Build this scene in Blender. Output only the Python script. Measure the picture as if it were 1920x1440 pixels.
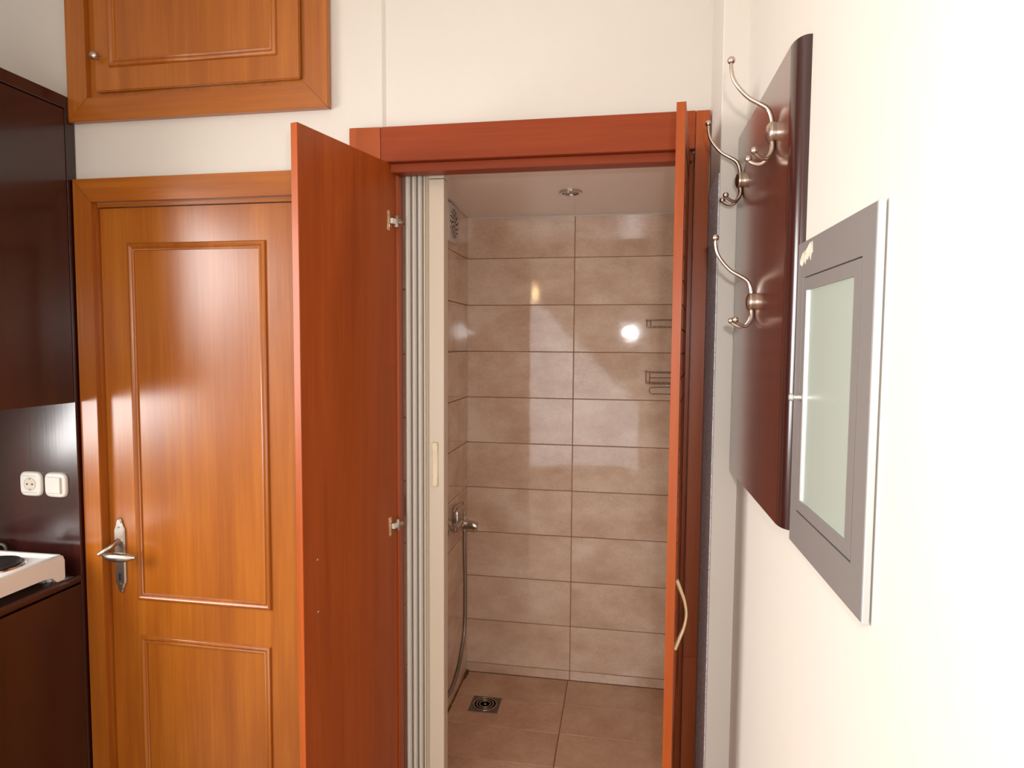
import bpy, bmesh, math, random
from mathutils import Vector, Matrix, noise
random.seed(7)
EYE = 1.65          # camera height above the room floor; z values below are relative to it
for o in list(bpy.data.objects): bpy.data.objects.remove(o)
SC = bpy.context.scene; COL = SC.collection

# ------------------------------------------------------------------ camera
YAW, PITCH, ROLL, FPX = 0.169859858, 0.0625772188, -0.006402551, 1209.463
cy, sy, cp, sp, cr, sr = math.cos(YAW), math.sin(YAW), math.cos(PITCH), math.sin(PITCH), math.cos(ROLL), math.sin(ROLL)
fwd = Vector((-sy*cp, cy*cp, -sp)); right = Vector((cy, sy, 0)); down = fwd.cross(right)
r2 = cr*right + sr*down; d2 = -sr*right + cr*down
cam = bpy.data.cameras.new('camera'); co = bpy.data.objects.new('camera', cam); COL.objects.link(co)
cam.sensor_fit = 'HORIZONTAL'; cam.sensor_width = 36; cam.lens = 36*FPX/1920; cam.clip_start = .02
m = Matrix.Identity(4)
for i in range(3): m[i][0] = r2[i]; m[i][1] = -d2[i]; m[i][2] = -fwd[i]
m[0][3], m[1][3], m[2][3] = 0, 0, EYE
co.matrix_world = m; SC.camera = co

# ------------------------------------------------------------------ world, lights, exposure
w = bpy.data.worlds.new('world'); SC.world = w; w.use_nodes = True
w.node_tree.nodes['Background'].inputs[0].default_value = (.75, .85, 1, 1)
w.node_tree.nodes['Background'].inputs[1].default_value = .6
def area(name, loc, direction, sx, sy_, energy, color, shape='RECTANGLE', spread=math.pi):
    l = bpy.data.lights.new(name, 'AREA'); l.shape = shape; l.size = sx; l.size_y = sy_; l.energy = energy; l.color = color; l.spread = spread
    o = bpy.data.objects.new(name, l); COL.objects.link(o); o.location = loc
    o.rotation_euler = Vector(direction).to_track_quat('-Z', 'Y').to_euler(); return o
area('window_daylight', (-2.42, .40, EYE+.03), (1, -.42, -.52), 1.6, 1.2, 114, (1, .985, .96))
area('rear_fill', (-1.0, -2.62, EYE-.35), (0.1, 1, .1), 2.5, 2.4, 60, (.86, .93, 1))  # unseen fill light added in front of the closed rear wall
fl = bpy.data.lights.new('camera_flash', 'AREA'); fl.shape = 'RECTANGLE'; fl.size = .04; fl.size_y = .02; fl.energy = 7.8; fl.color = (1, .99, .98)
fo = bpy.data.objects.new('camera_flash', fl); COL.objects.link(fo); fo.location = (.06, -.005, EYE+.10)
fo.rotation_euler = Vector((-.17, 1, -.03)).to_track_quat('-Z', 'Y').to_euler()
pl = bpy.data.lights.new('bulb_light', 'POINT'); pl.energy = 5; pl.color = (1, .62, .28); pl.shadow_soft_size = .07
po = bpy.data.objects.new('bulb_light', pl); COL.objects.link(po); po.location = (-.92, -1.1, EYE+.52)
vs = SC.view_settings; vs.view_transform = 'Standard'; vs.look = 'None'; vs.exposure = -0.08; vs.gamma = 1; vs.use_curve_mapping = False

# ------------------------------------------------------------------ materials
def lin(c): return tuple((v/255/12.92 if v/255 <= .04045 else ((v/255+.055)/1.055)**2.4) for v in c) + (1,)
def mat(name, col, rough=.5, metal=0, spec=.5, coat=0, coat_rough=.05, bump=0, bscale=60, var=0, vscale=3):
    M_ = bpy.data.materials.new(name); M_.use_nodes = True; nt = M_.node_tree; b = nt.nodes['Principled BSDF']
    b.inputs['Base Color'].default_value = lin(col); b.inputs['Roughness'].default_value = rough; b.inputs['Metallic'].default_value = metal
    b.inputs['Specular IOR Level'].default_value = spec; b.inputs['Coat Weight'].default_value = coat; b.inputs['Coat Roughness'].default_value = coat_rough
    tc = nt.nodes.new('ShaderNodeTexCoord')
    if bump:
        n = nt.nodes.new('ShaderNodeTexNoise'); n.inputs['Scale'].default_value = bscale; n.inputs['Detail'].default_value = 4
        bp = nt.nodes.new('ShaderNodeBump'); bp.inputs['Strength'].default_value = bump; bp.inputs['Distance'].default_value = .01
        nt.links.new(tc.outputs['Object'], n.inputs['Vector']); nt.links.new(n.outputs['Fac'], bp.inputs['Height']); nt.links.new(bp.outputs[0], b.inputs['Normal'])
    if var:
        n = nt.nodes.new('ShaderNodeTexNoise'); n.inputs['Scale'].default_value = vscale; n.inputs['Detail'].default_value = 5
        nt.links.new(tc.outputs['Object'], n.inputs['Vector'])
        r = nt.nodes.new('ShaderNodeValToRGB'); r.color_ramp.elements[0].position = .3; r.color_ramp.elements[1].position = .7
        r.color_ramp.elements[0].color = lin(tuple(max(0, v*(1-var)) for v in col)); r.color_ramp.elements[1].color = lin(tuple(min(255, v*(1+var*.5)) for v in col))
        nt.links.new(n.outputs['Fac'], r.inputs[0]); nt.links.new(r.outputs[0], b.inputs['Base Color'])
    return M_
def wood(name, c_dark, c_mid, c_light, axis='z', rough=.28, coat=.32, coat_rough=.2, fig=1.0, spec=.5):
    M_ = bpy.data.materials.new(name); M_.use_nodes = True; nt = M_.node_tree; b = nt.nodes['Principled BSDF']; L = nt.links
    b.inputs['Roughness'].default_value = rough; b.inputs['Coat Weight'].default_value = coat; b.inputs['Coat Roughness'].default_value = coat_rough
    b.inputs['Specular IOR Level'].default_value = spec
    tc = nt.nodes.new('ShaderNodeTexCoord'); oi = nt.nodes.new('ShaderNodeObjectInfo')
    add = nt.nodes.new('ShaderNodeVectorMath'); add.operation = 'ADD'
    mul = nt.nodes.new('ShaderNodeVectorMath'); mul.operation = 'SCALE'; mul.inputs['Scale'].default_value = 7.0
    cmb = nt.nodes.new('ShaderNodeCombineXYZ')
    for i in range(3): L.new(oi.outputs['Random'], cmb.inputs[i])
    L.new(cmb.outputs[0], mul.inputs[0]); L.new(tc.outputs['Object'], add.inputs[0]); L.new(mul.outputs[0], add.inputs[1])
    def stretched(a, s, det):
        mp = nt.nodes.new('ShaderNodeMapping'); sc = [a, a, a]; sc['xyz'.index(axis)] = s; mp.inputs['Scale'].default_value = sc
        n = nt.nodes.new('ShaderNodeTexNoise'); n.inputs['Scale'].default_value = 1; n.inputs['Detail'].default_value = det; n.inputs['Distortion'].default_value = .4
        L.new(add.outputs[0], mp.inputs[0]); L.new(mp.outputs[0], n.inputs['Vector']); return n
    n1 = stretched(9, 1.1, 3); n2 = stretched(150, 5, 3); n3 = stretched(45, 1.5, 2)
    a1 = nt.nodes.new('ShaderNodeMath'); a1.operation = 'MULTIPLY_ADD'; a1.inputs[1].default_value = .22
    L.new(n2.outputs['Fac'], a1.inputs[0])
    m3 = nt.nodes.new('ShaderNodeMath'); m3.operation = 'MULTIPLY_ADD'; m3.inputs[1].default_value = .3
    L.new(n3.outputs['Fac'], m3.inputs[0])
    m1 = nt.nodes.new('ShaderNodeMath'); m1.operation = 'MULTIPLY'; m1.inputs[1].default_value = .48; L.new(n1.outputs['Fac'], m1.inputs[0])
    L.new(m1.outputs[0], m3.inputs[2]); L.new(m3.outputs[0], a1.inputs[2])
    r = nt.nodes.new('ShaderNodeValToRGB'); e = r.color_ramp.elements
    e[0].position = .5-.14/fig; e[0].color = lin(c_dark); e[1].position = .5+.14/fig; e[1].color = lin(c_light)
    k = e.new(.5); k.color = lin(c_mid)
    L.new(a1.outputs[0], r.inputs[0]); L.new(r.outputs[0], b.inputs['Base Color'])
    bp = nt.nodes.new('ShaderNodeBump'); bp.inputs['Strength'].default_value = .06; bp.inputs['Distance'].default_value = .002
    L.new(n2.outputs['Fac'], bp.inputs['Height']); L.new(bp.outputs[0], b.inputs['Normal'])
    return M_
def tile_mat(name, c1, c2, c3, rough=.06):
    M_ = bpy.data.materials.new(name); M_.use_nodes = True; nt = M_.node_tree; b = nt.nodes['Principled BSDF']; L = nt.links
    b.inputs['Roughness'].default_value = rough; b.inputs['Specular IOR Level'].default_value = .55
    tc = nt.nodes.new('ShaderNodeTexCoord'); oi = nt.nodes.new('ShaderNodeObjectInfo')
    sc = nt.nodes.new('ShaderNodeMath'); sc.operation = 'MULTIPLY'; sc.inputs[1].default_value = 20; L.new(oi.outputs['Random'], sc.inputs[0])
    mp = nt.nodes.new('ShaderNodeMapping'); mp.inputs['Scale'].default_value = (1, 1, 1.6); L.new(tc.outputs['Object'], mp.inputs[0])
    def nz(scale, det):
        n = nt.nodes.new('ShaderNodeTexNoise'); n.noise_dimensions = '4D'; n.inputs['Scale'].default_value = scale; n.inputs['Detail'].default_value = det; n.inputs['Roughness'].default_value = .62
        L.new(mp.outputs[0], n.inputs['Vector']); L.new(sc.outputs[0], n.inputs['W']); return n
    n1 = nz(4.5, 6); n2 = nz(90, 4)
    mx = nt.nodes.new('ShaderNodeMath'); mx.operation = 'MULTIPLY_ADD'; mx.inputs[1].default_value = .22
    m1 = nt.nodes.new('ShaderNodeMath'); m1.operation = 'MULTIPLY'; m1.inputs[1].default_value = .78; L.new(n1.outputs['Fac'], m1.inputs[0])
    L.new(n2.outputs['Fac'], mx.inputs[0]); L.new(m1.outputs[0], mx.inputs[2])
    r = nt.nodes.new('ShaderNodeValToRGB'); e = r.color_ramp.elements
    e[0].position = .39; e[0].color = lin(c1); e[1].position = .62; e[1].color = lin(c3); k = e.new(.5); k.color = lin(c2)
    L.new(mx.outputs[0], r.inputs[0]); L.new(r.outputs[0], b.inputs['Base Color'])
    n3 = nz(7, 2)
    bp = nt.nodes.new('ShaderNodeBump'); bp.inputs['Strength'].default_value = .12; bp.inputs['Distance'].default_value = .004
    L.new(n3.outputs['Fac'], bp.inputs['Height']); L.new(bp.outputs[0], b.inputs['Normal'])
    return M_
M = dict(
    wall=mat('cream_paint', (207, 199, 189), .6, bump=.05, bscale=40),
    ceil=mat('white_paint', (235, 232, 225), .8),
    floor=mat('floor_stone', (176, 150, 125), .4, var=.12),
    honey=wood('honey_cherry_upright', (144, 74, 14), (157, 86, 18), (171, 99, 26)),
    honey_h=wood('honey_cherry_level', (144, 74, 14), (157, 86, 18), (171, 99, 26), axis='x'),
    red=wood('red_cherry_upright', (138, 60, 18), (150, 68, 22), (160, 76, 28), spec=.3, rough=.36, coat=.1),
    red_h=wood('red_cherry_level', (126, 47, 11), (136, 53, 14), (144, 60, 19), axis='x', rough=.42, coat=.05, spec=.25),
    edge=wood('cherry_edge_band', (140, 60, 16), (154, 70, 20), (166, 80, 28), spec=.25, coat=.1, rough=.4),
    dark=wood('dark_mahogany', (34, 10, 9), (46, 15, 12), (58, 20, 16), rough=.22, coat=.6, fig=.9, coat_rough=.16),
    board=wood('mahogany_board', (74, 36, 28), (88, 44, 34), (100, 52, 40), rough=.22, coat=.9, coat_rough=.2, fig=.8, spec=.7),
    tile=tile_mat('wall_tile_glaze', (202, 169, 144), (217, 188, 165), (230, 208, 188)),
    tile2=tile_mat('floor_tile_glaze', (190, 148, 120), (204, 164, 136), (212, 178, 150), .16),
    grout=mat('grout', (172, 126, 98), .8),
    plaster=mat('shower_ceiling_paint', (250, 238, 230), .3, bump=.06, bscale=18),
    chrome=mat('chrome', (205, 200, 195), .14, 1),
    nickel=mat('satin_nickel', (196, 180, 166), .28, 1),
    plate=mat('brushed_steel', (186, 178, 168), .3, 1),
    alu=mat('brushed_aluminium', (158, 154, 151), .38, .55),
    alul=mat('pale_aluminium', (190, 190, 188), .4, .4),
    aluw=mat('bright_aluminium', (230, 230, 228), .3, .8),
    pvc=mat('ivory_pvc', (206, 193, 174), .35),
    pvcf=mat('grey_white_pvc', (205, 198, 188), .35),
    pvcb=mat('beige_pvc', (200, 188, 166), .35),
    white=mat('white_plastic', (212, 206, 198), .25, coat=.4),
    enamel=mat('white_enamel', (225, 222, 216), .22, coat=.6),
    iron=mat('cast_iron', (40, 36, 36), .35, .3),
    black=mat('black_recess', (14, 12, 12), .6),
    glass=mat('frosted_glass', (164, 175, 164), .28, spec=.6, coat=.6, coat_rough=.25),
    cream=mat('cream_handle', (205, 180, 140), .3, .4),
    brass=mat('pale_brass', (225, 205, 160), .25, .9),
    seal=mat('brown_sealant', (120, 78, 40), .7, var=.35, vscale=40),
    drain=mat('drain_steel', (120, 112, 104), .4, .7),
    hose=mat('hose_steel', (150, 140, 132), .3, .9),
    cord=mat('cord', (70, 78, 62), .5),
    worn=mat('worn_bare_patch', (200, 194, 176), .8, var=.2, vscale=60),
    bulb=mat('lamp_shade', (230, 210, 170), .5),
)
M['pale_render'] = mat('bluish_rough_render', (236, 242, 255), .75, bump=.25, bscale=260, var=.25, vscale=180)

# ------------------------------------------------------------------ mesh builder (world coordinates, z relative to the eye)
class MB:
    def __init__(s): s.bm = bmesh.new()
    def box(s, x0, x1, y0, y1, z0, z1, bev=0, seg=2):
        r = bmesh.ops.create_cube(s.bm, size=1); vs_ = r['verts']
        for v in vs_: v.co = Vector(((x0+x1)/2+v.co.x*(x1-x0), (y0+y1)/2+v.co.y*(y1-y0), (z0+z1)/2+v.co.z*(z1-z0)))
        if bev:
            es = list({e for v in vs_ for e in v.link_edges})
            bmesh.ops.bevel(s.bm, geom=es, offset=bev, segments=seg, affect='EDGES', profile=.5)
        return s
    def loops(s, rings, closed=True, cap=True):
        V = [[s.bm.verts.new(p) for p in r] for r in rings]; n = len(V[0])
        for a, b in zip(V, V[1:]):
            for i in range(n if closed else n-1):
                j = (i+1) % n; s.bm.faces.new((a[i], a[j], b[j], b[i]))
        if cap: s.bm.faces.new(V[0][::-1]); s.bm.faces.new(V[-1])
        return s
    def prism(s, pts, axis, a, b):      # pts 2D in the remaining axes, extruded along axis from a to b
        def P(p, t):
            q = list(p); q.insert('xyz'.index(axis), t); return q
        return s.loops([[P(p, a) for p in pts], [P(p, b) for p in pts]])
    def lathe(s, c, axis, prof, n=24):   # prof: (distance along axis, radius)
        ax = 'xyz'.index(axis); rings = []
        for t, r in prof:
            ring = []
            for k in range(n):
                a = 2*math.pi*k/n; q = [math.cos(a)*r, math.sin(a)*r]; q.insert(ax, t); ring.append([c[i]+q[i] for i in range(3)])
            rings.append(ring)
        return s.loops(rings)
    def ball(s, c, r, n=16):
        bmesh.ops.create_uvsphere(s.bm, u_segments=n, v_segments=n//2+2, radius=r, matrix=Matrix.Translation(Vector(c))); return s
    def tube(s, pts, r, n=10, smooth=6, squash=None):
        P = [Vector(p) for p in pts]; R = r if isinstance(r, (list, tuple)) else [r]*len(P)
        if smooth and len(P) > 2:
            Q = []; RR = []
            for i in range(len(P)-1):
                p0 = P[max(i-1, 0)]; p1 = P[i]; p2 = P[i+1]; p3 = P[min(i+2, len(P)-1)]
                for k in range(smooth):
                    t = k/smooth
                    Q.append(.5*((2*p1)+(p2-p0)*t+(2*p0-5*p1+4*p2-p3)*t*t+(3*p1-p0-3*p2+p3)*t**3)); RR.append(R[i]*(1-t)+R[i+1]*t)
            Q.append(P[-1]); RR.append(R[-1]); P, R = Q, RR
        t0 = (P[1]-P[0]).normalized(); up = Vector((0, 0, 1)) if abs(t0.z) < .9 else Vector((0, 1, 0))
        nrm = t0.cross(up).normalized(); rings = []
        for i, p in enumerate(P):
            t = (P[min(i+1, len(P)-1)]-P[max(i-1, 0)]).normalized(); nrm = (nrm-t*nrm.dot(t)).normalized(); b = t.cross(nrm)
            ring = []
            for k in range(n):
                a = 2*math.pi*k/n; off = (nrm*math.cos(a)+b*math.sin(a))*R[i]
                if squash: off = Vector((off.x*squash[0], off.y*squash[1], off.z*squash[2]))
                ring.append(p+off)
            rings.append(ring)
        return s.loops(rings)
    def rect_sweep(s, x0, x1, z0, z1, y, prof):   # moulding run round a rectangle on a wall facing -y; prof: (outward, proud)
        rings = []
        for cx, cz, dx, dz in ((x0, z0, -1, -1), (x1, z0, 1, -1), (x1, z1, 1, 1), (x0, z1, -1, 1), (x0, z0, -1, -1)):
            rings.append([(cx+dx*u, y-v, cz+dz*u) for u, v in prof])
        V = [[s.bm.verts.new(p) for p in r] for r in rings[:4]]; n = len(prof)
        for q in range(4):
            a, b = V[q], V[(q+1) % 4]
            for i in range(n-1): s.bm.faces.new((a[i], a[i+1], b[i+1], b[i]))
        return s
    def build(s, name, material, parent=None, base=None, smooth=False, xf=None, label=None):
        bm = s.bm
        bmesh.ops.recalc_face_normals(bm, faces=bm.faces[:])
        if xf is not None: bmesh.ops.transform(bm, matrix=xf, verts=bm.verts[:])
        for v in bm.verts: v.co.z += EYE
        root = Vector((0, 0, 0))
        if parent is not None:
            q = parent
            while q is not None: root += q.location; q = q.parent
            loc = Vector((0, 0, 0))
            off = root
        else:
            if base is None:
                xs = [v.co.x for v in bm.verts]; ys = [v.co.y for v in bm.verts]; zs = [v.co.z for v in bm.verts]
                loc = Vector(((min(xs)+max(xs))/2, (min(ys)+max(ys))/2, min(zs)))
            else: loc = Vector(base)+Vector((0, 0, EYE))
            off = loc
        for v in bm.verts: v.co -= off
        me = bpy.data.meshes.new(name); bm.to_mesh(me); bm.free(); me.materials.append(material)
        if smooth:
            for p in me.polygons: p.use_smooth = True
            me.set_sharp_from_angle(angle=math.radians(38))
        o = bpy.data.objects.new(name, me); COL.objects.link(o); o.location = loc; o.parent = parent
        if label: o['label'] = label
        return o
def tag(o, label=None, cat=None, group=None, kind=None):
    for k, v in (('label', label), ('category', cat), ('group', group), ('kind', kind)):
        if v: o[k] = v
    return o
def thing(name, base, label, cat, group=None, kind=None):
    o = bpy.data.objects.new(name, None); COL.objects.link(o); o.location = (base[0], base[1], base[2]+EYE); o.empty_display_size = .05
    return tag(o, label, cat, group, kind)
def struct(name, mb, m_, label, **k): return tag(mb.build(name, m_, **k), label, 'wall' if 'wall' in name else name.split('_')[0], kind='structure')

# ------------------------------------------------------------------ room shell
F0 = -1.65; CEIL = 1.15
WY = 1.78; WB = 1.90
wb = MB()
wb.box(-2.36, -1.62, WY, WB, F0, CEIL); wb.box(-1.62, -.908, WY, WB, .4245, CEIL); wb.box(-.908, -.683, WY, WB, F0, CEIL)
wb.prism([(-.683, WY), (-.673, WY+.006), (-.665, WY+.006), (-.665, WB), (-.683, WB)], 'z', F0, CEIL)
wb.box(-.665, .178, WY+.006, WB, .503, CEIL)
wb.box(.178, .2148, WY+.006, WB, F0, CEIL); wb.box(.2148, .42, WY, WB, F0, CEIL)
struct('wall_back', wb, M['wall'], 'cream painted back wall holding the two doorways')
struct('wall_right', MB().box(.272, .42, -2.7, 1.70, F0, CEIL), M['wall'], 'sunlit cream right wall carrying hook board and metal hatch')
wr = struct('wall_pier', MB().prism([(.2155, 1.590), (.217, 1.588), (.272, 1.588), (.272, 1.78), (.2155, 1.78)], 'z', F0, CEIL), M['wall'], 'narrow cream painted corner pier beside the shower doorway')
# rough pale bluish strip on the side of the pier, its edge ragged
e1 = MB(); zs = [F0+i*(.40-F0)/60 for i in range(61)]
rg = [.004*abs(noise.noise(Vector((0, 3, z*14)))) + .0015*noise.noise(Vector((1, 0, z*60))) for z in zs]
def slat_ring(z, g): return [(.2135, 1.592+g, z), (.2158, 1.592+g, z), (.2158, 1.7795, z), (.2135, 1.7795, z)]
e1.loops([slat_ring(z, g) for z, g in zip(zs, rg)])
e1.build('render_strip', M['pale_render'], wr, label='rough pale bluish render strip down the side of the pier')
wl = MB(); y0, y1, z0, z1 = -.42, 1.22, -.57, .63
wl.box(-2.40, -2.30, -2.7, y0, F0, CEIL); wl.box(-2.40, -2.30, y1, WB, F0, CEIL); wl.box(-2.40, -2.30, y0, y1, F0, z0); wl.box(-2.40, -2.30, y0, y1, z1, CEIL)
struct('wall_left', wl, M['wall'], 'cream left wall behind the dark kitchen units')
wi = MB()
for a in ((y0, y0+.05), (y1-.05, y1), ((y0+y1)/2-.03, (y0+y1)/2+.03)): wi.box(-2.38, -2.33, a[0], a[1], z0, z1, .004)
wi.box(-2.38, -2.33, y0+.05, y1-.05, z0, z0+.05, .004); wi.box(-2.38, -2.33, y0+.05, y1-.05, z1-.05, z1, .004)
struct('window_1', wi, M['white'], 'white framed window in the left wall')
struct('wall_rear', MB().box(-2.4, .42, -2.8, -2.7, F0, CEIL), M['wall'], 'cream wall behind the viewer')
struct('ceiling', MB().box(-2.4, .42, -2.8, WB, CEIL, CEIL+.1), M['ceil'], 'white room ceiling')
struct('floor', MB().box(-2.4, .42, -2.8, WB, F0-.1, F0), M['floor'], 'stone coloured room floor')

# ------------------------------------------------------------------ shower enclosure
SX0, SX1, SY0, SY1, SF, SCZ = -.675, .30, 1.90, 2.754, -1.474, .54
G = .0014
ws = struct('wall_shower_back', MB().box(SX0-.1, SX1+.1, SY1, SY1+.1, F0, SCZ+.1), M['grout'], 'tiled back wall of the shower')
zt = [SCZ]+[.3645-.1995*i for i in range(10)]+[SF]
def tile(parent, ax, a0, a1, z0_, z1_, m_, proud=.006):
    b = MB()
    if ax == 'y': b.box(a0+G, a1-G, SY1-proud, SY1+.002, z0_+G, z1_-G, .0014, 1)
    if ax == 'x0': b.box(SX0-.002, SX0+proud, a0+G, a1-G, z0_+G, z1_-G, .0014, 1)
    if ax == 'x1': b.box(SX1-proud, SX1+.002, a0+G, a1-G, z0_+G, z1_-G, .0014, 1)
    if ax == 'z': b.box(a0+G, a1-G, z0_+G, z1_-G, SF-.002, SF+proud, .0014, 1)
    # each tile sits a hair out of plane
    t = b.build('tile', m_, parent); return t
for i in range(len(zt)-1):
    for a, b_ in ((SX0, -.2066), (-.2066, SX1)): tile(ws, 'y', a, b_, zt[i+1], zt[i], M['tile'])
wsl = struct('wall_shower_left', MB().box(SX0-.1, SX0, SY0-.06, SY1, F0, SCZ+.1), M['grout'], 'tiled left wall of the shower with fan and mixer')
wsr = struct('wall_shower_right', MB().box(SX1, SX1+.1, SY0, SY1, F0, SCZ+.1), M['grout'], 'tiled right wall of the shower')
for i in range(len(zt)-1):
    for a, b_ in ((SY0-.02, 2.31), (2.31, SY1-.006)):
        tile(wsl, 'x0', a, b_, zt[i+1], zt[i], M['tile'])
        tile(wsr, 'x1', max(a, SY0), b_, zt[i+1], zt[i], M['tile'])
fs = struct('floor_shower', MB().box(SX0-.1, SX1+.1, SY0-.07, SY1+.1, F0-.05, SF-.006), M['grout'], 'raised tiled shower floor')
def ftile(x0, x1, a, b_, holes=None):
    MB().box(x0+G, x1-G, a+G, b_-G, SF-.008, SF, .0014, 1).build('tile', M['tile2'], fs)
for a, b_ in ((2.553, SY1-.006), (2.3535, 2.553), (2.155, 2.3535), (1.956, 2.155), (SY0-.07, 1.956)):
    ftile(SX0+.006, -.2148, a, b_); ftile(-.2148, SX1-.006, a, b_)
struct('ceiling_shower', MB().box(SX0-.1, SX1+.1, SY0-.02, SY1+.1, SCZ, SCZ+.05), M['plaster'], 'low glossy painted ceiling of the shower')
tb = MB(); N = 30
tb.tube([(SX0+.006+.0, SY0+.05+i*(SY1-.01-SY0-.05)/N, SF+.001) for i in range(N+1)], [.005+.006*abs(noise.noise(Vector((i*.4, 2, 0)))) + (.006 if i > N-3 else 0) for i in range(N+1)], 8, 0)
struct('trim_1', tb, M['seal'], 'stained brown sealant along the left foot of the shower wall', smooth=True)
tc_ = MB(); tc_.tube([(SX0+.006, SY1-.006, SCZ-.003), (-.3, SY1-.006, SCZ-.002), (SX1-.006, SY1-.006, SCZ-.003)], .004, 6, 8)
struct('trim_2', tc_, M['white'], 'white sealant bead between tiles and shower ceiling', smooth=True)

# spotlight
t = thing('ceiling_spotlight', (-.193, 2.336, SCZ-.006), 'small round chrome recessed spotlight in the shower ceiling', 'spotlight')
MB().lathe((-.193, 2.336, SCZ), 'z', [(0, .030), (-.001, .041), (-.004, .041), (-.0065, .036), (-.006, .031), (-.001, .029), (0, .026)], 32).build('trim_ring', M['chrome'], t, smooth=True)
MB().lathe((-.193, 2.336, SCZ), 'z', [(0, .026), (-.0015, .0258), (-.004, .016), (-.005, .004)], 24).build('lamp_lens', M['alu'], t, smooth=True)
for k in range(3):
    a = k*2.1+.3
    MB().box(-.193+.030*math.cos(a)-.003, -.193+.030*math.cos(a)+.003, 2.336+.030*math.sin(a)-.003, 2.336+.030*math.sin(a)+.003, SCZ-.009, SCZ-.002, .001).build('clip', M['chrome'], t)
# extractor fan
fx = SX0+.006
t = thing('extractor_fan', (fx, 2.45, .385), 'white square extractor fan with petal slots high on the shower left wall', 'fan')
MB().box(fx, fx+.018, 2.372, 2.528, .388, .532, .006, 3).build('housing', M['white'], t, smooth=True)
g = 0
for rr, n_, ln in ((.014, 5, .014), (.032, 10, .016), (.050, 15, .014)):
    for k in range(n_):
        a = 2*math.pi*k/n_+rr*20; c_ = Vector((0, 2.45+math.cos(a)*rr, .460+math.sin(a)*rr)); d_ = Vector((0, math.cos(a+.5), math.sin(a+.5)))
        b = MB(); b.box(-.0012, .0012, -.0036, .0036, -ln*.62, ln*.62, .001, 1)
        ang = math.atan2(d_.y, d_.z)
        b.build('slot', M['black'], t, xf=Matrix.Translation((fx+.0175, c_.y, c_.z)) @ Matrix.Rotation(-ang, 4, 'X'))
# small cable clip by the ceiling
t = thing('cable_clip', (fx, 2.43, .527), 'tiny metal screw clip above the fan at the shower ceiling', 'clip')
MB().tube([(fx, 2.42, .537), (fx+.012, 2.43, .534), (fx+.014, 2.45, .537)], .002, 6).build('bracket', M['chrome'], t, smooth=True)
MB().ball((fx+.012, 2.43, .535), .004, 8).build('screw', M['chrome'], t, smooth=True)

# mixer
my = 2.50
t = thing('shower_mixer', (-.62, my, -.76), 'chrome wall mixer tap with lever and spout inside the shower', 'tap')
for dy in (-.075, .075):
    MB().lathe((fx, my+dy, -.728), 'x', [(0, .030), (.004, .032), (.012, .026), (.016, .016), (.034, .015)], 20).build('wall_rosette', M['chrome'], t, smooth=True)
MB().tube([(-.640, my-.085, -.728), (-.640, my-.04, -.728), (-.640, my+.04, -.728), (-.640, my+.085, -.728)], [.016, .021, .021, .016], 16, 4).build('body', M['chrome'], t, smooth=True)
b = MB(); b.tube([(-.648, my, -.733), (-.630, my, -.730), (-.605, my, -.732), (-.582, my, -.733), (-.568, my, -.737)], [.024, .0225, .019, .017, .014], 16, 4)
b.lathe((-.577, my, -.758), 'z', [(0, .009), (.004, .0105), (.02, .0105)], 16)
b.build('spout', M['chrome'], t, smooth=True)
MB().lathe((-.652, my, -.722), 'z', [(0, .019), (.018, .018), (.030, .0165), (.042, .015), (.05, .010), (.053, .003)], 20).build('cartridge_cap', M['chrome'], t, smooth=True)
MB().tube([(-.662, my, -.676), (-.655, my, -.660), (-.64, my, -.649), (-.628, my, -.645), (-.618, my, -.6435)], [.0095, .0095, .007, .0058, .0065], 12, 5, squash=(1, 1.4, 1)).build('lever', M['chrome'], t, smooth=True)
MB().lathe((-.62, my, -.722), 'z', [(0, .006), (.022, .005), (.027, .0048), (.031, .008), (.046, .0085), (.049, .006)], 16).build('diverter_knob', M['chrome'], t, smooth=True)
MB().lathe((-.62, my, -.760), 'z', [(0, .007), (.012, .009), (.022, .009)], 16).build('hose_nut', M['chrome'], t, smooth=True)
b = MB(); hp = [(-.62, my, -.758), (-.62, my+.002, -.86), (-.619, my+.008, -.993), (-.62, my+.004, -1.16), (-.62, 2.455, -1.235), (-.62, 2.39, -1.285), (-.622, 2.30, -1.315), (-.628, 2.20, -1.29), (-.632, 2.12, -1.20), (-.634, 2.07, -1.05), (-.640, 2.06, -.85), (-.650, 2.06, -.70)]
b.tube(hp, .0075, 10, 26)
for i, v in enumerate(b.bm.verts):
    pass
hose = b.build('shower_hose', M['hose'], None, smooth=True); tag(hose, 'coiled chrome shower hose hanging in a loop below the mixer', 'hose')
# ribs of the hose: one joined run of rings
rb = MB()
def cr(P, i, t_):
    p0 = Vector(P[max(i-1, 0)]); p1 = Vector(P[i]); p2 = Vector(P[i+1]); p3 = Vector(P[min(i+2, len(P)-1)])
    return .5*((2*p1)+(p2-p0)*t_+(2*p0-5*p1+4*p2-p3)*t_*t_+(3*p1-p0-3*p2+p3)*t_**3)
for i in range(len(hp)-1):
    ns = max(2, int((Vector(hp[i+1])-Vector(hp[i])).length/.006))
    for k in range(ns):
        a = cr(hp, i, k/ns); c_ = cr(hp, i, (k+.45)/ns)
        rb.tube([a, c_], .0086, 8, 0)
o = rb.build('rib_rings', M['hose'], hose); o['kind'] = 'stuff'
t = thing('hand_shower', (-.65, 2.06, -.70), 'chrome hand shower parked on its wall hook inside the shower', 'shower head')
MB().tube([(-.650, 2.06, -.70), (-.648, 2.06, -.63), (-.640, 2.06, -.56)], [.009, .012, .011], 12, 5).build('handle', M['chrome'], t, smooth=True)
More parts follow.
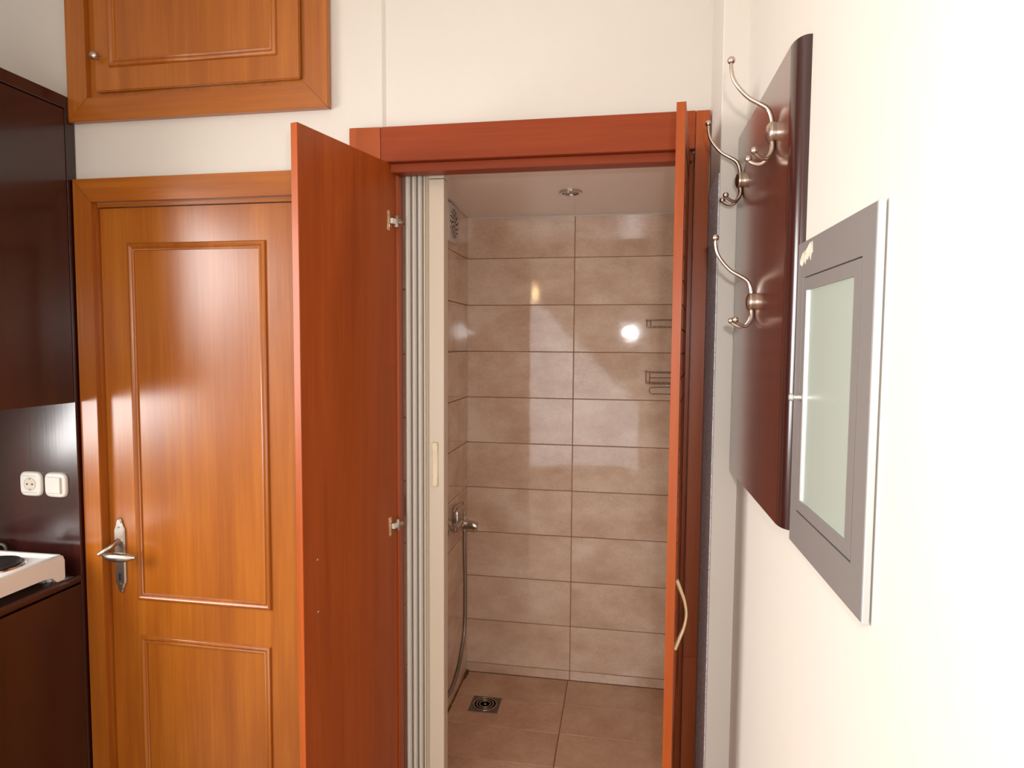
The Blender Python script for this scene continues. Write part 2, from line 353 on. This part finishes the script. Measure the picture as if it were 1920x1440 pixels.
MB().lathe((-.636, 2.06, -.545), 'x', [(-.012, .02), (0, .036), (.014, .04), (.018, .034)], 24).build('spray_face', M['chrome'], t, smooth=True)
MB().box(fx, -.645, 2.05, 2.07, -.64, -.62, .004).build('wall_hook', M['chrome'], t)

# drain
t = thing('floor_drain', (-.531, 2.495, SF), 'square steel drain with round slotted grate in the shower floor', 'drain')
MB().box(-.591, -.471, 2.44, 2.552, SF-.002, SF+.003, .0015).build('plate', M['drain'], t)
for rr in (.046, .034, .022):
    b = MB(); b.lathe((-.531, 2.496, SF+.003), 'z', [(0, rr+.0025), (.0015, rr+.002), (.0015, rr-.002), (0, rr-.0025)], 28); b.build('grate_ring', M['plate'], t, smooth=True)
for k in range(18):
    a = 2*math.pi*k/18
    MB().box(.024, .043, -.0016, .0016, 0, .0008).build('slot', M['black'], t, xf=Matrix.Translation((-.531, 2.496, SF+.0028)) @ Matrix.Rotation(a, 4, 'Z'))
MB().lathe((-.531, 2.496, SF+.003), 'z', [(0, .006), (.002, .005), (.0025, .001)], 12).build('screw', M['plate'], t, smooth=True)

# wire racks on the back wall
def rack(zr, zg, label, lower):
    t = thing('wire_rack', (.19, 2.70, zg), label, 'rack', 'corner soap racks on the shower back wall'); r_ = .0022
    xa, xb, ya, yb = .096, .285, 2.655, 2.745
    for z_, nm in ((zr, 'guard_rail'), (zg, 'rim')):
        b = MB(); b.tube([(xa, yb, z_), (xa, ya+.012, z_), (xa+.004, ya+.004, z_), (xa+.012, ya, z_), (xb, ya, z_)], r_, 8, 5)
        b.tube([(xa, yb, z_), (xb, yb, z_)], r_, 8, 0); b.build(nm, M['chrome'], t, smooth=True)
    for k in range(9):
        x_ = xa+.012+k*.02
        MB().tube([(x_, ya, zg), (x_, ya+.01, zg-.004), (x_, yb-.01, zg-.004), (x_, yb, zg)], .0016, 6, 4).build('cross_wire', M['chrome'], t, smooth=True)
    MB().tube([(xa, yb, zg), (xa, yb, zr)], r_, 8, 0).build('upright', M['chrome'], t)
    MB().tube([(xa+.012, ya, zg), (xa+.012, ya, zr)], r_, 8, 0).build('upright', M['chrome'], t)
    if lower:
        MB().tube([(xb, ya, zg-.014), (xa+.03, ya, zg-.014), (xa+.014, ya, zg-.02), (xa+.012, ya, zg-.03), (xa+.018, ya, zg-.038), (xa+.035, ya, zg-.041), (xb, ya, zg-.041)], r_, 8, 5).build('towel_loop', M['chrome'], t, smooth=True)
        MB().tube([(xa+.012, ya, zr-.02), (xb, ya, zr-.02)], r_, 8, 0).build('mid_rail', M['chrome'], t)
    MB().ball((xa, yb-.003, zr), .006, 10).build('wall_fixing', M['chrome'], t, smooth=True)
rack(.0996, .071, 'upper chrome wire soap rack at the right of the shower back wall', False)
rack(-.114, -.158, 'lower chrome wire rack with hanging towel loop on the shower back wall', True)

# ------------------------------------------------------------------ left door (door_1)
PROF = [(-.024, 0), (-.023, .004), (-.020, .0055), (-.017, .004), (-.0155, .0025), (-.013, .006), (-.009, .0085), (-.004, .007), (-.001, .004), (0, 0)]
def mitred(parent, x0, x1, z0, z1, wd, ya, yb, sides, mv, mh, wt=None):
    g_ = .0004; wt = wt or wd
    if 'l' in sides:
        zb = z0 if 'b' not in sides else z0
        p = [(x0, z0), (x0+wd, z0+(wd if 'b' in sides else 0)), (x0+wd, z1-(wt if 't' in sides else 0)), (x0, z1)]
        board(parent, [(a, b_) for a, b_ in p], ya, yb, mv)
    if 'r' in sides:
        p = [(x1, z0), (x1, z1), (x1-wd, z1-(wt if 't' in sides else 0)), (x1-wd, z0+(wd if 'b' in sides else 0))]
        board(parent, p, ya, yb, mv)
    if 't' in sides:
        board(parent, [(x0+g_, z1), (x0+wd+g_, z1-wt), (x1-wd-g_, z1-wt), (x1-g_, z1)], ya, yb, mh)
    if 'b' in sides:
        board(parent, [(x0+g_, z0), (x1-g_, z0), (x1-wd-g_, z0+wd), (x0+wd+g_, z0+wd)], ya, yb, mh)
def board(parent, pts, ya, yb, m_, name='casing_board', bev=.0012):
    b = MB(); b.prism(pts, 'y', ya, yb)
    bmesh.ops.bevel(b.bm, geom=b.bm.edges[:], offset=bev, segments=2, affect='EDGES')
    return b.build(name, m_, parent, smooth=False)
d1 = thing('door_1', (-1.263, 1.79, F0), 'closed honey cherry panelled door with lever handle in the back wall', 'door', kind='structure')
mitred(d1, -1.676, -.85, F0, .4946, .0615, 1.757, 1.779, 'lrt', M['honey'], M['honey_h'], wt=.0701)
board(d1, [(-1.6165, .4125), (-.909, .4125), (-.909, .4243), (-1.6165, .4243)], 1.781, 1.83, M['honey_h'], 'head_stop')
board(d1, [(-1.6195, F0), (-1.6125, F0), (-1.6125, .43), (-1.6195, .43)], 1.776, 1.83, M['honey'], 'side_stop')
board(d1, [(-.912, F0), (-.905, F0), (-.905, .43), (-.912, .43)], 1.776, 1.83, M['honey'], 'side_stop')
K1 = 1.788/1.76
board(d1, [(-1.612, F0+.008), (-.9125, F0+.008), (-.9125, .4105), (-1.612, .4105)], 1.788, 1.828, M['honey'], 'slab', .002)
MB().rect_sweep(-1.4925*K1, -1.0345*K1, -.812*K1, .298*K1, 1.788, PROF).build('panel_moulding', M['honey'], d1, smooth=True)
MB().rect_sweep(-1.4865*K1, -1.0405*K1, F0+.11, -.9262*K1, 1.788, PROF).build('panel_moulding', M['honey'], d1, smooth=True)
# handle plate
hx, hy = -1.5485*K1, 1.788
zt_, zb_ = -.5527*K1, -.7935*K1
half = .0195
def plate_outline(hw, ztop, zbot):
    prof = [(0, 0), (.25, .002), (.42, .008), (.5, .016), (.62, .020), (.72, .028), (.93, .032), (1, .040)]
    R_ = [(hx+hw*u, ztop-v) for u, v in prof]; R_ += [(hx+hw, (ztop+zbot)/2)] + [(hx+hw*u, zbot+v) for u, v in prof[::-1]]
    L_ = [(2*hx-a, b_) for a, b_ in R_[::-1]][1:-1]
    return R_+L_
b = MB(); b.loops([[(a, hy, z_) for a, z_ in plate_outline(half, zt_, zb_)], [(a, hy-.005, z_) for a, z_ in plate_outline(half, zt_, zb_)], [(a, hy-.0085, z_) for a, z_ in plate_outline(half-.004, zt_-.004, zb_+.004)]])
pl_ = b.build('handle_plate', M['plate'], d1, smooth=False)
MB().box(hx-.0032, hx+.0032, hy-.0095, hy-.008, -.765, -.742, .0015).build('keyhole', M['black'], pl_)
MB().lathe((hx, hy-.0085, -.745), 'y', [(0, .005), (-.0006, .0048)], 12).build('keyhole_eye', M['black'], pl_, smooth=True)
for z_ in (zt_-.030, zb_+.030): MB().lathe((hx, hy-.0085, z_), 'y', [(0, .0035), (-.0014, .0028), (-.0018, .0005)], 10).build('screw', M['chrome'], pl_, smooth=True)
lv = MB().tube([(hx-.002, hy-.006, -.636), (hx-.006, hy-.030, -.646), (hx-.020, hy-.046, -.658), (hx-.034, hy-.052, -.668)], [.010, .008, .0075, .007], 14, 6).build('lever_neck', M['plate'], d1, smooth=True)
MB().tube([(-1.588, hy-.054, -.6675), (-1.580, hy-.056, -.669), (-1.560, hy-.057, -.671), (-1.535, hy-.055, -.672), (-1.510, hy-.051, -.672), (-1.495, hy-.049, -.672), (-1.482, hy-.048, -.672)], [.004, .0095, .0155, .0170, .0140, .0085, .0055], 16, 6, squash=(1, .8, .9)).build('lever_grip', M['plate'], lv, smooth=True)

# ------------------------------------------------------------------ honey cupboard above the door
uc = thing('overhead_cupboard', (-1.26, 1.78, .666), 'honey cherry overhead cupboard with framed door and small knob above the left door', 'cupboard')
mitred(uc, -1.683, -.8355, .666, 1.145, .069, 1.757, 1.779, 'lrb', M['honey'], M['honey_h'])
board(uc, [(-1.615, .734), (-.904, .734), (-.904, 1.145), (-1.615, 1.145)], 1.775, 1.7795, M['honey'], 'face_frame')
kd = board(uc, [(-1.589, .7525), (-.9225, .7525), (-.9225, 1.14), (-1.589, 1.14)], 1.7625, 1.7745, M['honey'], 'cupboard_door', .003)
MB().rect_sweep(-1.538, -.992, .821, 1.10, 1.7625, PROF).build('panel_moulding', M['honey'], kd, smooth=True)
MB().lathe((-1.5745, 1.7625, .852), 'y', [(0, .006), (-.008, .0055), (-.011, .009), (-.016, .0125), (-.021, .0125), (-.026, .009), (-.028, .003)], 20).build('knob', M['nickel'], kd, smooth=True)

# ------------------------------------------------------------------ shower doorway (door_2)
d2_ = thing('door_2', (-.25, 1.80, F0), 'red cherry double cupboard doorway standing open onto the shower', 'door', kind='structure')
board(d2_, [(-.7718, .6035), (-.7718, .508), (-.6795, .507), (-.6795, .602)], 1.7555, 1.7795, M['red'], 'header_board')
board(d2_, [(-.6785, .602), (-.6785, .506), (.1745, .506), (.1745, .602)], 1.7555, 1.7855, M['red_h'], 'header_board')
board(d2_, [(.1755, .602), (.1755, -.8435), (.2112, -.8435), (.2112, .602)], 1.7565, 1.7855, M['red'], 'side_casing')
board(d2_, [(.1755, -.8445), (.1755, F0), (.2112, F0), (.2112, -.8445)], 1.7585, 1.7855, M['red'], 'side_casing')
board(d2_, [(-.7718, F0), (-.7718, .505), (-.682, .505), (-.682, F0)], 1.7555, 1.7795, M['red'], 'side_casing')
board(d2_, [(-.664, .4815), (.172, .4815), (.172, .505), (-.664, .505)], 1.776, 1.826, M['red_h'], 'head_jamb')
board(d2_, [(-.664, F0), (-.6435, F0), (-.6435, .4805), (-.664, .4805)], 1.802, 1.838, M['red'], 'side_jamb')
board(d2_, [(.1665, F0), (.177, F0), (.177, .4805), (.1665, .4805)], 1.802, 1.838, M['red'], 'side_jamb')
ZL0, ZL1 = F0+.02, .506
def leaf(hx_, hy_, fx_, fy_, side, label):
    """one leaf; inner face (smooth) from hinge to front edge; side=+1 puts the louvred outer face at +x"""
    L_ = math.hypot(hx_-fx_, hy_-fy_); ang = math.atan2(hy_-fy_, hx_-fx_)
    X = Matrix.Translation((fx_, fy_, 0)) @ Matrix.Rotation(ang, 4, 'Z')   # local x runs from the free edge to the hinge; local -y is +x side
    s = -side
    def bx(b, a0, a1, t0, t1, z0_, z1_, bev=.0008): return b.box(a0, a1, min(s*t0, s*t1), max(s*t0, s*t1), z0_, z1_, bev, 1)
    T = .0195
    lf = bx(MB(), 0, L_, 0, .013, ZL0, ZL1, .0006).build('leaf', M['red'], d2_, xf=X, label=label)
    bx(MB(), 0, .045, .013, T, ZL0, ZL1).build('stile', M['red'], lf, xf=X)
    bx(MB(), L_-.045, L_, .013, T, ZL0, ZL1).build('stile', M['red'], lf, xf=X)
    for za, zb in ((ZL0, ZL0+.09), (-.90, -.82), (ZL1-.07, ZL1)): bx(MB(), .045, L_-.045, .013, T, za, zb).build('rail', M['red'], lf, xf=X)
    bx(MB(), .075, L_-.075, .013, .017, ZL0+.12, -.93, .002).build('raised_panel', M['red'], lf, xf=X)
    bx(MB(), .046, L_-.046, .013, .0186, -.818, ZL1-.072, .0001).build('gap_shade_sheet', M['black'], lf, xf=X)  # black sheet stands in for the shade in the gaps between slats
    z_ = -.817
    while z_ < ZL1-.07-.05:
        bx(MB(), .047, L_-.047, .0180, .0206, z_+.0022, z_+.0509, .0006).build('slat', M['red'], lf, xf=X); z_ += .0531
    bx(MB(), -.0006, .0004, .0006, T-.0006, ZL0+.001, ZL1-.001, .0001).build('edge_band', M['edge'], lf, xf=X)
    # bow handle on the outer face
    hp_ = [(.030, T+.0005, -.522), (.032, T+.010, -.545), (.034, T+.019, -.570), (.035, T+.0235, -.600), (.034, T+.019, -.630), (.032, T+.010, -.655), (.030, T+.0005, -.680)]
    MB().tube([(a, s*b_, c_) for a, b_, c_ in hp_], [.0055, .0045, .0035, .0032, .0035, .0045, .0055], 10, 6).build('handle', M['cream'], lf, xf=X, smooth=True)
    if side < 0:
        for z_ in (-.5368, -.6689): MB().lathe((.052, -.0, z_), 'y', [(-s*.0000, .0035), (-s*.001, .003), (-s*.0016, .0006)], 10).build('handle_screw', M['chrome'], lf, xf=X, smooth=True)
    for zc in (.347, -.533):
        b = MB(); a0 = L_-.042
        yy = -s*.0015
        b.box(a0, a0+.012, min(0, yy), max(0, yy), zc-.029, zc+.027, .0006)
        b.lathe((a0+.006, yy, zc+.019), 'y', [(0, .0035), (-s*.0014, .002)], 8); b.lathe((a0+.006, yy, zc-.021), 'y', [(0, .0035), (-s*.0014, .002)], 8)
        b.build('hinge_plate', M['brass'], lf, xf=X, smooth=True)
        b = MB(); u = -s
        b.box(a0+.012, a0+.030, min(u*.002, u*.011), max(u*.002, u*.011), zc-.009, zc+.006, .001)
        b.build('hinge_cup', M['white'], lf, xf=X)
        b = MB(); b.box(a0+.028, a0+.034, min(u*.001, u*.016), max(u*.001, u*.016), zc-.018, zc+.016, .001)
        b.box(a0+.034, a0+.050, min(u*.008, u*.014), max(u*.008, u*.014), zc-.007, zc+.008, .001)
        b.lathe((a0+.049, u*.010, zc-.001), 'y', [(-.006, .006), (.006, .006)], 10)
        b.build('hinge_arm', M['plate'], lf, xf=X, smooth=True)
    return lf
leaf(-.6515, 1.7975, -.7476, 1.412, -1, 'left door leaf, its plain red cherry inner side facing the opening')
LR = leaf(.1465, 1.792, .1018, 1.42, 1, 'right door leaf seen edge on, with cream bow handle')

# ------------------------------------------------------------------ accordion door
t = thing('accordion_door', (-.58, 1.87, SF), 'ivory plastic accordion door folded against the left side of the shower opening', 'folding door')
zb_ = SF+.005
xf_ = [-.642, -.621, -.603, -.585]
for i, x0_ in enumerate(xf_):
    w_ = (xf_+[-.566])[i+1]-x0_
    prof = [(x0_+.0005, 1.93), (x0_+.0005, 1.853), (x0_+w_*.12, 1.846), (x0_+w_*.35, 1.841), (x0_+w_*.65, 1.841), (x0_+w_*.82, 1.847), (x0_+w_*.86, 1.856), (x0_+w_*.86, 1.93)]
    if i == 3: prof = [(x0_+.0005, 1.93), (x0_+.0005, 1.850), (x0_+.002, 1.848), (x0_+.006, 1.848), (x0_+.0075, 1.853), (x0_+.0185, 1.862), (x0_+.0185, 1.93)]
    MB().prism(prof, 'z', zb_, .4935).build('fold', M['pvcf'] if i < 3 else M['pvcb'], t, smooth=False)
MB().box(-.6425, -.566, 1.872, 1.932, zb_, .493).build('fold_stack', M['pvc'], t)
MB().box(-.5655, -.5195, 1.840, 1.884, zb_, .4755, .002).build('lead_post', M['pvc'], t)
MB().box(-.5655, -.5195, 1.840, 1.884, .4775, .4945, .001).build('carriage', M['pvc'], t)
b = MB(); b.prism([(1.8405, -.293), (1.830, -.296), (1.828, -.305), (1.833, -.330), (1.834, -.361), (1.833, -.392), (1.828, -.417), (1.830, -.426), (1.8405, -.429)], 'x', -.5525, -.5372)
bmesh.ops.bevel(b.bm, geom=b.bm.edges[:], offset=.0012, segments=2, affect='EDGES')
b.build('grip', mat('cream_grip', (222, 207, 178), .35), t, smooth=True)
MB().box(-.6425, .1665, 1.842, 1.882, .495, .503, .001).build('top_track', M['pvc'], t)

# ------------------------------------------------------------------ kitchen units at left
t = thing('end_panel', (-1.98, 1.76, F0), 'dark mahogany end panel standing between kitchen units and the left door', 'panel')
MB().box(-2.295, -1.6805, 1.744, 1.7775, F0, .74, .0008).build('panel', M['dark'], t)
t = thing('wall_cabinet', (-1.98, 1.40, -.192), 'dark mahogany kitchen wall cabinet with cornice at the left edge', 'cabinet')
MB().box(-2.295, -1.700, 1.285, 1.743, -.192, .702, .001).build('body', M['dark'], t)
MB().box(-1.699, -1.6815, 1.287, 1.7415, -.192, .700, .001).build('door', M['dark'], t)
MB().box(-2.295, -1.678, 1.28, 1.743, .7025, .740, .002).build('cornice', M['dark'], t)
t = thing('base_cabinet', (-1.98, 1.40, F0), 'dark mahogany kitchen base cabinet under the worktop', 'cabinet')
MB().box(-2.295, -1.706, 1.285, 1.743, F0+.08, -.769, .001).build('body', M['dark'], t)
MB().box(-2.28, -1.76, 1.29, 1.74, F0, F0+.08, .001).build('plinth', M['dark'], t)
MB().box(-1.705, -1.6812, 1.287, 1.7425, F0+.09, -.7690, .0006).build('door', M['dark'], t)
wt = MB(); wt.prism([(-2.295, -.768), (-1.690, -.768), (-1.6835, -.764), (-1.680, -.757), (-1.680, -.748), (-1.6835, -.741), (-1.690, -.7375), (-2.295, -.7375)], 'y', 1.28, 1.7435)
tag(wt.build('worktop', M['dark'], None, smooth=True), 'dark wood worktop carrying the white hotplate', 'worktop')
# socket and switch
YS = 1.744
def rsq(cx, cz, hw, hh, n=6, ex=4.0):
    P = []
    for k in range(40):
        a = 2*math.pi*k/40; c_, s_ = math.cos(a), math.sin(a)
        P.append((cx+hw*math.copysign(abs(c_)**(2/ex), c_), cz+hh*math.copysign(abs(s_)**(2/ex), s_)))
    return P
def dish(b, cx, cz, steps):
    b.loops([[(x_, YS-d_, z_) for x_, z_ in rsq(cx, cz, hw, hh, ex=e_)] for hw, hh, d_, e_ in steps]); return b
def wallplate(name, cx, cz, label, cat):
    t = thing(name, (cx, YS, cz-.04), label, cat)
    dish(MB(), cx, cz, [(.0395, .0395, 0, 4.5), (.0395, .0395, .004, 4.5), (.0375, .0375, .008, 4.5), (.033, .033, .0105, 5), (.030, .029, .0105, 8)]).build('frame', M['white'], t, smooth=True)
    for dz in (-.0265, .0265): MB().box(cx-.030, cx+.026, YS-.0112, YS-.0105, cz+dz-.0006, cz+dz+.0006).build('groove', M['alu'], t)
    return t
t = wallplate('power_socket', -1.8465, -.4545, 'white wall socket, left of the two plates on the dark end panel', 'socket')
cx, cz = -1.8465, -.4545
MB().lathe((cx, YS, cz), 'y', [(-.0100, .0215), (-.0120, .0213), (-.0120, .0200), (-.0110, .0192), (-.0109, .001)], 32).build('socket_well', mat('socket_grey', (196, 184, 170), .4), t, smooth=True)
for dx in (-.0095, .0095): MB().lathe((cx+dx, YS, cz), 'y', [(-.0122, .0028), (-.0124, .0026)], 12).build('pin_hole', M['black'], t, smooth=True)
for dz in (-.017, .017): MB().box(cx-.004, cx+.004, YS-.0128, YS-.011, cz+dz-.002, cz+dz+.002, .0005).build('earth_clip', M['alu'], t)
t = wallplate('light_switch', -1.7560, -.4545, 'white rocker switch, right of the two plates on the dark end panel', 'switch')
cx = -1.7560
b = MB(); b.loops([[(cx-.026, YS-.010, cz-.0245), (cx+.024, YS-.010, cz-.0245), (cx+.024, YS-.010, cz+.0245), (cx-.026, YS-.010, cz+.0245)],
                   [(cx-.026, YS-.0125, cz-.0245), (cx+.024, YS-.0165, cz-.0245), (cx+.024, YS-.0165, cz+.0245), (cx-.026, YS-.0125, cz+.0245)]])
b.build('rocker', M['white'], t)
# hotplate
HZ = -.7375
t = thing('hotplate', (-1.87, 1.40, HZ), 'white enamel electric hotplate with round iron plates on the worktop', 'hotplate')
hx0, hx1, hy0, hy1, hzt = -2.21, -1.690, 1.36, 1.694, -.659
# front skirt with a cut away arch between the feet
sk = MB()
arch = [(hy0, HZ+.001), (hy0+.025, HZ+.001), (hy0+.035, HZ+.018), (hy0+.05, HZ+.024), (hy1-.075, HZ+.024), (hy1-.047, HZ+.020), (hy1-.028, HZ+.001), (hy1-.004, HZ+.001), (hy1, HZ+.008), (hy1, hzt-.009), (hy1-.003, hzt-.003), (hy1-.010, hzt), (hy0, hzt)]
sk.prism(arch, 'x', hx1-.012, hx1)
bmesh.ops.bevel(sk.bm, geom=[e for e in sk.bm.edges if abs(e.verts[0].co.x-hx1) < 1e-5 and abs(e.verts[1].co.x-hx1) < 1e-5 and min(e.verts[0].co.z, e.verts[1].co.z) > HZ+.03], offset=.003, segments=2, affect='EDGES')
sk.build('front_skirt', M['enamel'], t, smooth=True)
b = MB(); b.box(hx0, hx1-.012, hy0, hy1, HZ+.030, hzt-.006, .003)
b.build('body', M['enamel'], t, smooth=True)
b = MB()
for a in ((hx0, hx1-.012, hy1-.014, hy1), (hx0, hx1-.012, hy0, hy0+.014), (hx0, hx0+.014, hy0+.014, hy1-.014), (hx1-.022, hx1-.010, hy0+.014, hy1-.014)): b.box(a[0], a[1], a[2], a[3], hzt-.010, hzt, .003)
b.build('raised_rim', M['enamel'], t, smooth=True)
for fx_, fy_ in ((hx0+.02, hy0+.02), (hx0+.02, hy1-.025), (hx1-.03, hy1-.025), (hx1-.03, hy0+.02)):
    MB().lathe((fx_, fy_, HZ), 'z', [(.001, .010), (.010, .012), (.034, .012)], 14).build('foot', M['enamel'], t, smooth=True)
for cxb, rr in ((-1.815, .068), (-2.07, .085)):
    cy_ = 1.575 if cxb > -2 else 1.53
    p_ = MB().lathe((cxb, cy_, hzt-.006), 'z', [(0, rr+.012), (.004, rr+.010), (.006, rr+.004), (.005, rr)], 40).build('plate_ring', M['chrome'], t, smooth=True)
    MB().lathe((cxb, cy_, hzt-.006), 'z', [(.002, rr), (.012, rr-.001), (.0135, rr-.006), (.0125, rr*.35), (.0115, rr*.33), (.0115, .004)], 40).build('heating_disc', M['iron'], t, smooth=True)
for yk in (1.40, 1.44): MB().lathe((hx1, yk, -.688), 'x', [(0, .014), (.012, .012), (.014, .009)], 20).build('dial', M['black'], t, smooth=True)
MB().tube([(-2.15, 1.70, -.70), (-2.12, 1.712, -.68), (-2.05, 1.718, -.68), (-1.98, 1.722, -.655), (-1.945, 1.722, -.652), (-1.932, 1.722, -.670), (-1.93, 1.722, -.728)], .0045, 8, 8).build('power_cord', M['cord'], t, smooth=True)

# ------------------------------------------------------------------ hook board
t = thing('coat_rack', (.26, 1.31, -.291), 'glossy mahogany wall board with three coat hooks on the right wall', 'coat rack')
MB().prism([(.272, 1.552), (.2515, 1.552), (.250, 1.5505), (.250, 1.0925), (.272, 1.0925)], 'z', -.291, .466).build('back_board', M['board'], t, smooth=True)
pr = [(.272, 1.0918), (.250, 1.0918)]
for k in range(1, 9):
    a = math.pi/2*k/8; pr.append((.250+.018*(1-math.cos(a)), 1.0918-.0355*math.sin(a)))
pr += [(.272, 1.0563)]
MB().prism(pr, 'z', -.2905, .4655).build('rounded_edge', M['dark'], t, smooth=True)
arm = [(.2485, .1016), (.2451, .1161), (.2384, .1264), (.2248, .1351), (.2096, .1443), (.1952, .1589), (.1837, .1766), (.1793, .1942), (.1790, .2050)]
low = [(.2494, .0696), (.2493, .0551), (.2439, .0427), (.2354, .0364), (.2254, .0385), (.2168, .0450)]
for hy_, hz in ((1.186, .3625), (1.4908, .3570), (1.3249, .0841)):
    dz = hz-.0841
    b = MB(); b.tube([(x_-.004, hy_, z_+dz) for x_, z_ in [(.2490, .0841)]+arm], [.0045, .0042, .0042, .004, .0038, .0036, .0034, .0033, .0032, .0031], 12, 5)
    hk = b.build('hook', M['nickel'], t, smooth=True)
    MB().ball((.1748, hy_, .2090+dz), .0066).build('ball_tip', M['nickel'], hk, smooth=True)
    for s_ in (-1, 1):
        MB().tube([(x_-.004, hy_+s_*yy, z_+dz) for (x_, z_), yy in zip([(.2490, .0841)]+low, (.001, .002, .005, .010, .016, .021, .025))], [.0042, .0042, .004, .0038, .0034, .0032, .003], 12, 5).build('prong', M['nickel'], hk, smooth=True)
        MB().ball((.2120, hy_+s_*.0255, .0485+dz), .0062).build('ball_tip', M['nickel'], hk, smooth=True)
    MB().lathe((.250, hy_, hz), 'x', [(0, .0175), (-.005, .0178), (-.006, .0165), (-.0068, .0175), (-.010, .0172), (-.0135, .013), (-.0155, .006), (-.016, .001)], 28).build('boss', M['nickel'], hk, smooth=True)

# ------------------------------------------------------------------ metal hatch
t = thing('fuse_box', (.267, .90, -.30), 'brushed metal wall hatch with frosted glass door beside the hook board', 'hatch')
def ringX(y0_, y1_, z0_, z1_, iy0, iy1, iz0, iz1, xa, xb, m_, name, parent, bev=.001):
    for (a, b_, c_, d_) in ((y0_, y1_, iz1, z1_), (y0_, y1_, z0_, iz0), (y0_, iy0, iz0, iz1), (iy1, y1_, iz0, iz1)):
        pass
    b = MB()
    O = [(y0_, z0_), (y1_, z0_), (y1_, z1_), (y0_, z1_)]; I = [(iy0, iz0), (iy1, iz0), (iy1, iz1), (iy0, iz1)]
    for q in range(4):
        w4 = (q+1) % 4
        b.loops([[(xa, *O[q]), (xa, *O[w4]), (xa, *I[w4]), (xa, *I[q])], [(xb, *O[q]), (xb, *O[w4]), (xb, *I[w4]), (xb, *I[q])]])
    bmesh.ops.remove_doubles(b.bm, verts=b.bm.verts[:], dist=1e-5)
    dup_ = [f for f in b.bm.faces if all(len(e.link_faces) > 2 for e in f.edges if e.calc_length() > 0) and False]
    return b.build(name, m_, parent)
ringX(.747, 1.0555, -.303, .153, .784, 1.0255, -.250, .1005, .262, .2715, M['alu'], 'frame', t)
MB().box(.2622, .2700, .7425, .7468, -.3045, .1545, .001).build('rim_strip', M['alul'], t)
dr = MB().box(.266, .271, .788, 1.0225, -.2465, .0975).build('hatch_door', M['aluw'], t)
ringX(.7865, 1.0235, -.2475, .0985, .808, 1.0075, -.2305, .0805, .2622, .2665, M['alu'], 'door_frame', dr)
MB().box(.2652, .2658, .808, 1.0075, -.2305, .0805).build('glass_pane', M['glass'], dr)
b = MB(); b.box(.2628, .2655, 1.0045, 1.0075, -.2305, .0805); b.build('glazing_bead', M['aluw'], dr)
MB().lathe((.262, 1.0155, -.0771), 'x', [(0, .0035), (-.010, .003), (-.012, .0055), (-.015, .006), (-.017, .004)], 16).build('knob', M['aluw'], dr, smooth=True)
# worn patch at the upper left of the hatch frame
random.seed(3)
pts = []
top = [(1.046, .128), (1.030, .138), (1.012, .140), (.995, .1475), (.982, .1478)]
bot = [(.980, .132), (.986, .130), (.990, .122), (.996, .130), (1.004, .124), (1.010, .127), (1.016, .119), (1.022, .125), (1.032, .118), (1.044, .122)]
MB().prism(top+bot, 'x', .2616, .2621).build('worn_patch', M['worn'], t)

# ------------------------------------------------------------------ pendant lamp behind the viewer (seen as an amber glint in the tiles)
t = thing('pendant_lamp', (-.92, -1.1, .62), 'pendant lamp with warm bulb behind the viewer', 'lamp')
MB().lathe((-.92, -1.1, .6), 'z', [(0, .13), (.02, .12), (.10, .05), (.13, .02), (.14, .005)], 24).build('shade', M['bulb'], t, smooth=True)
MB().tube([(-.92, -1.1, .73), (-.92, -1.1, CEIL)], .003, 6, 0).build('flex', M['black'], t)
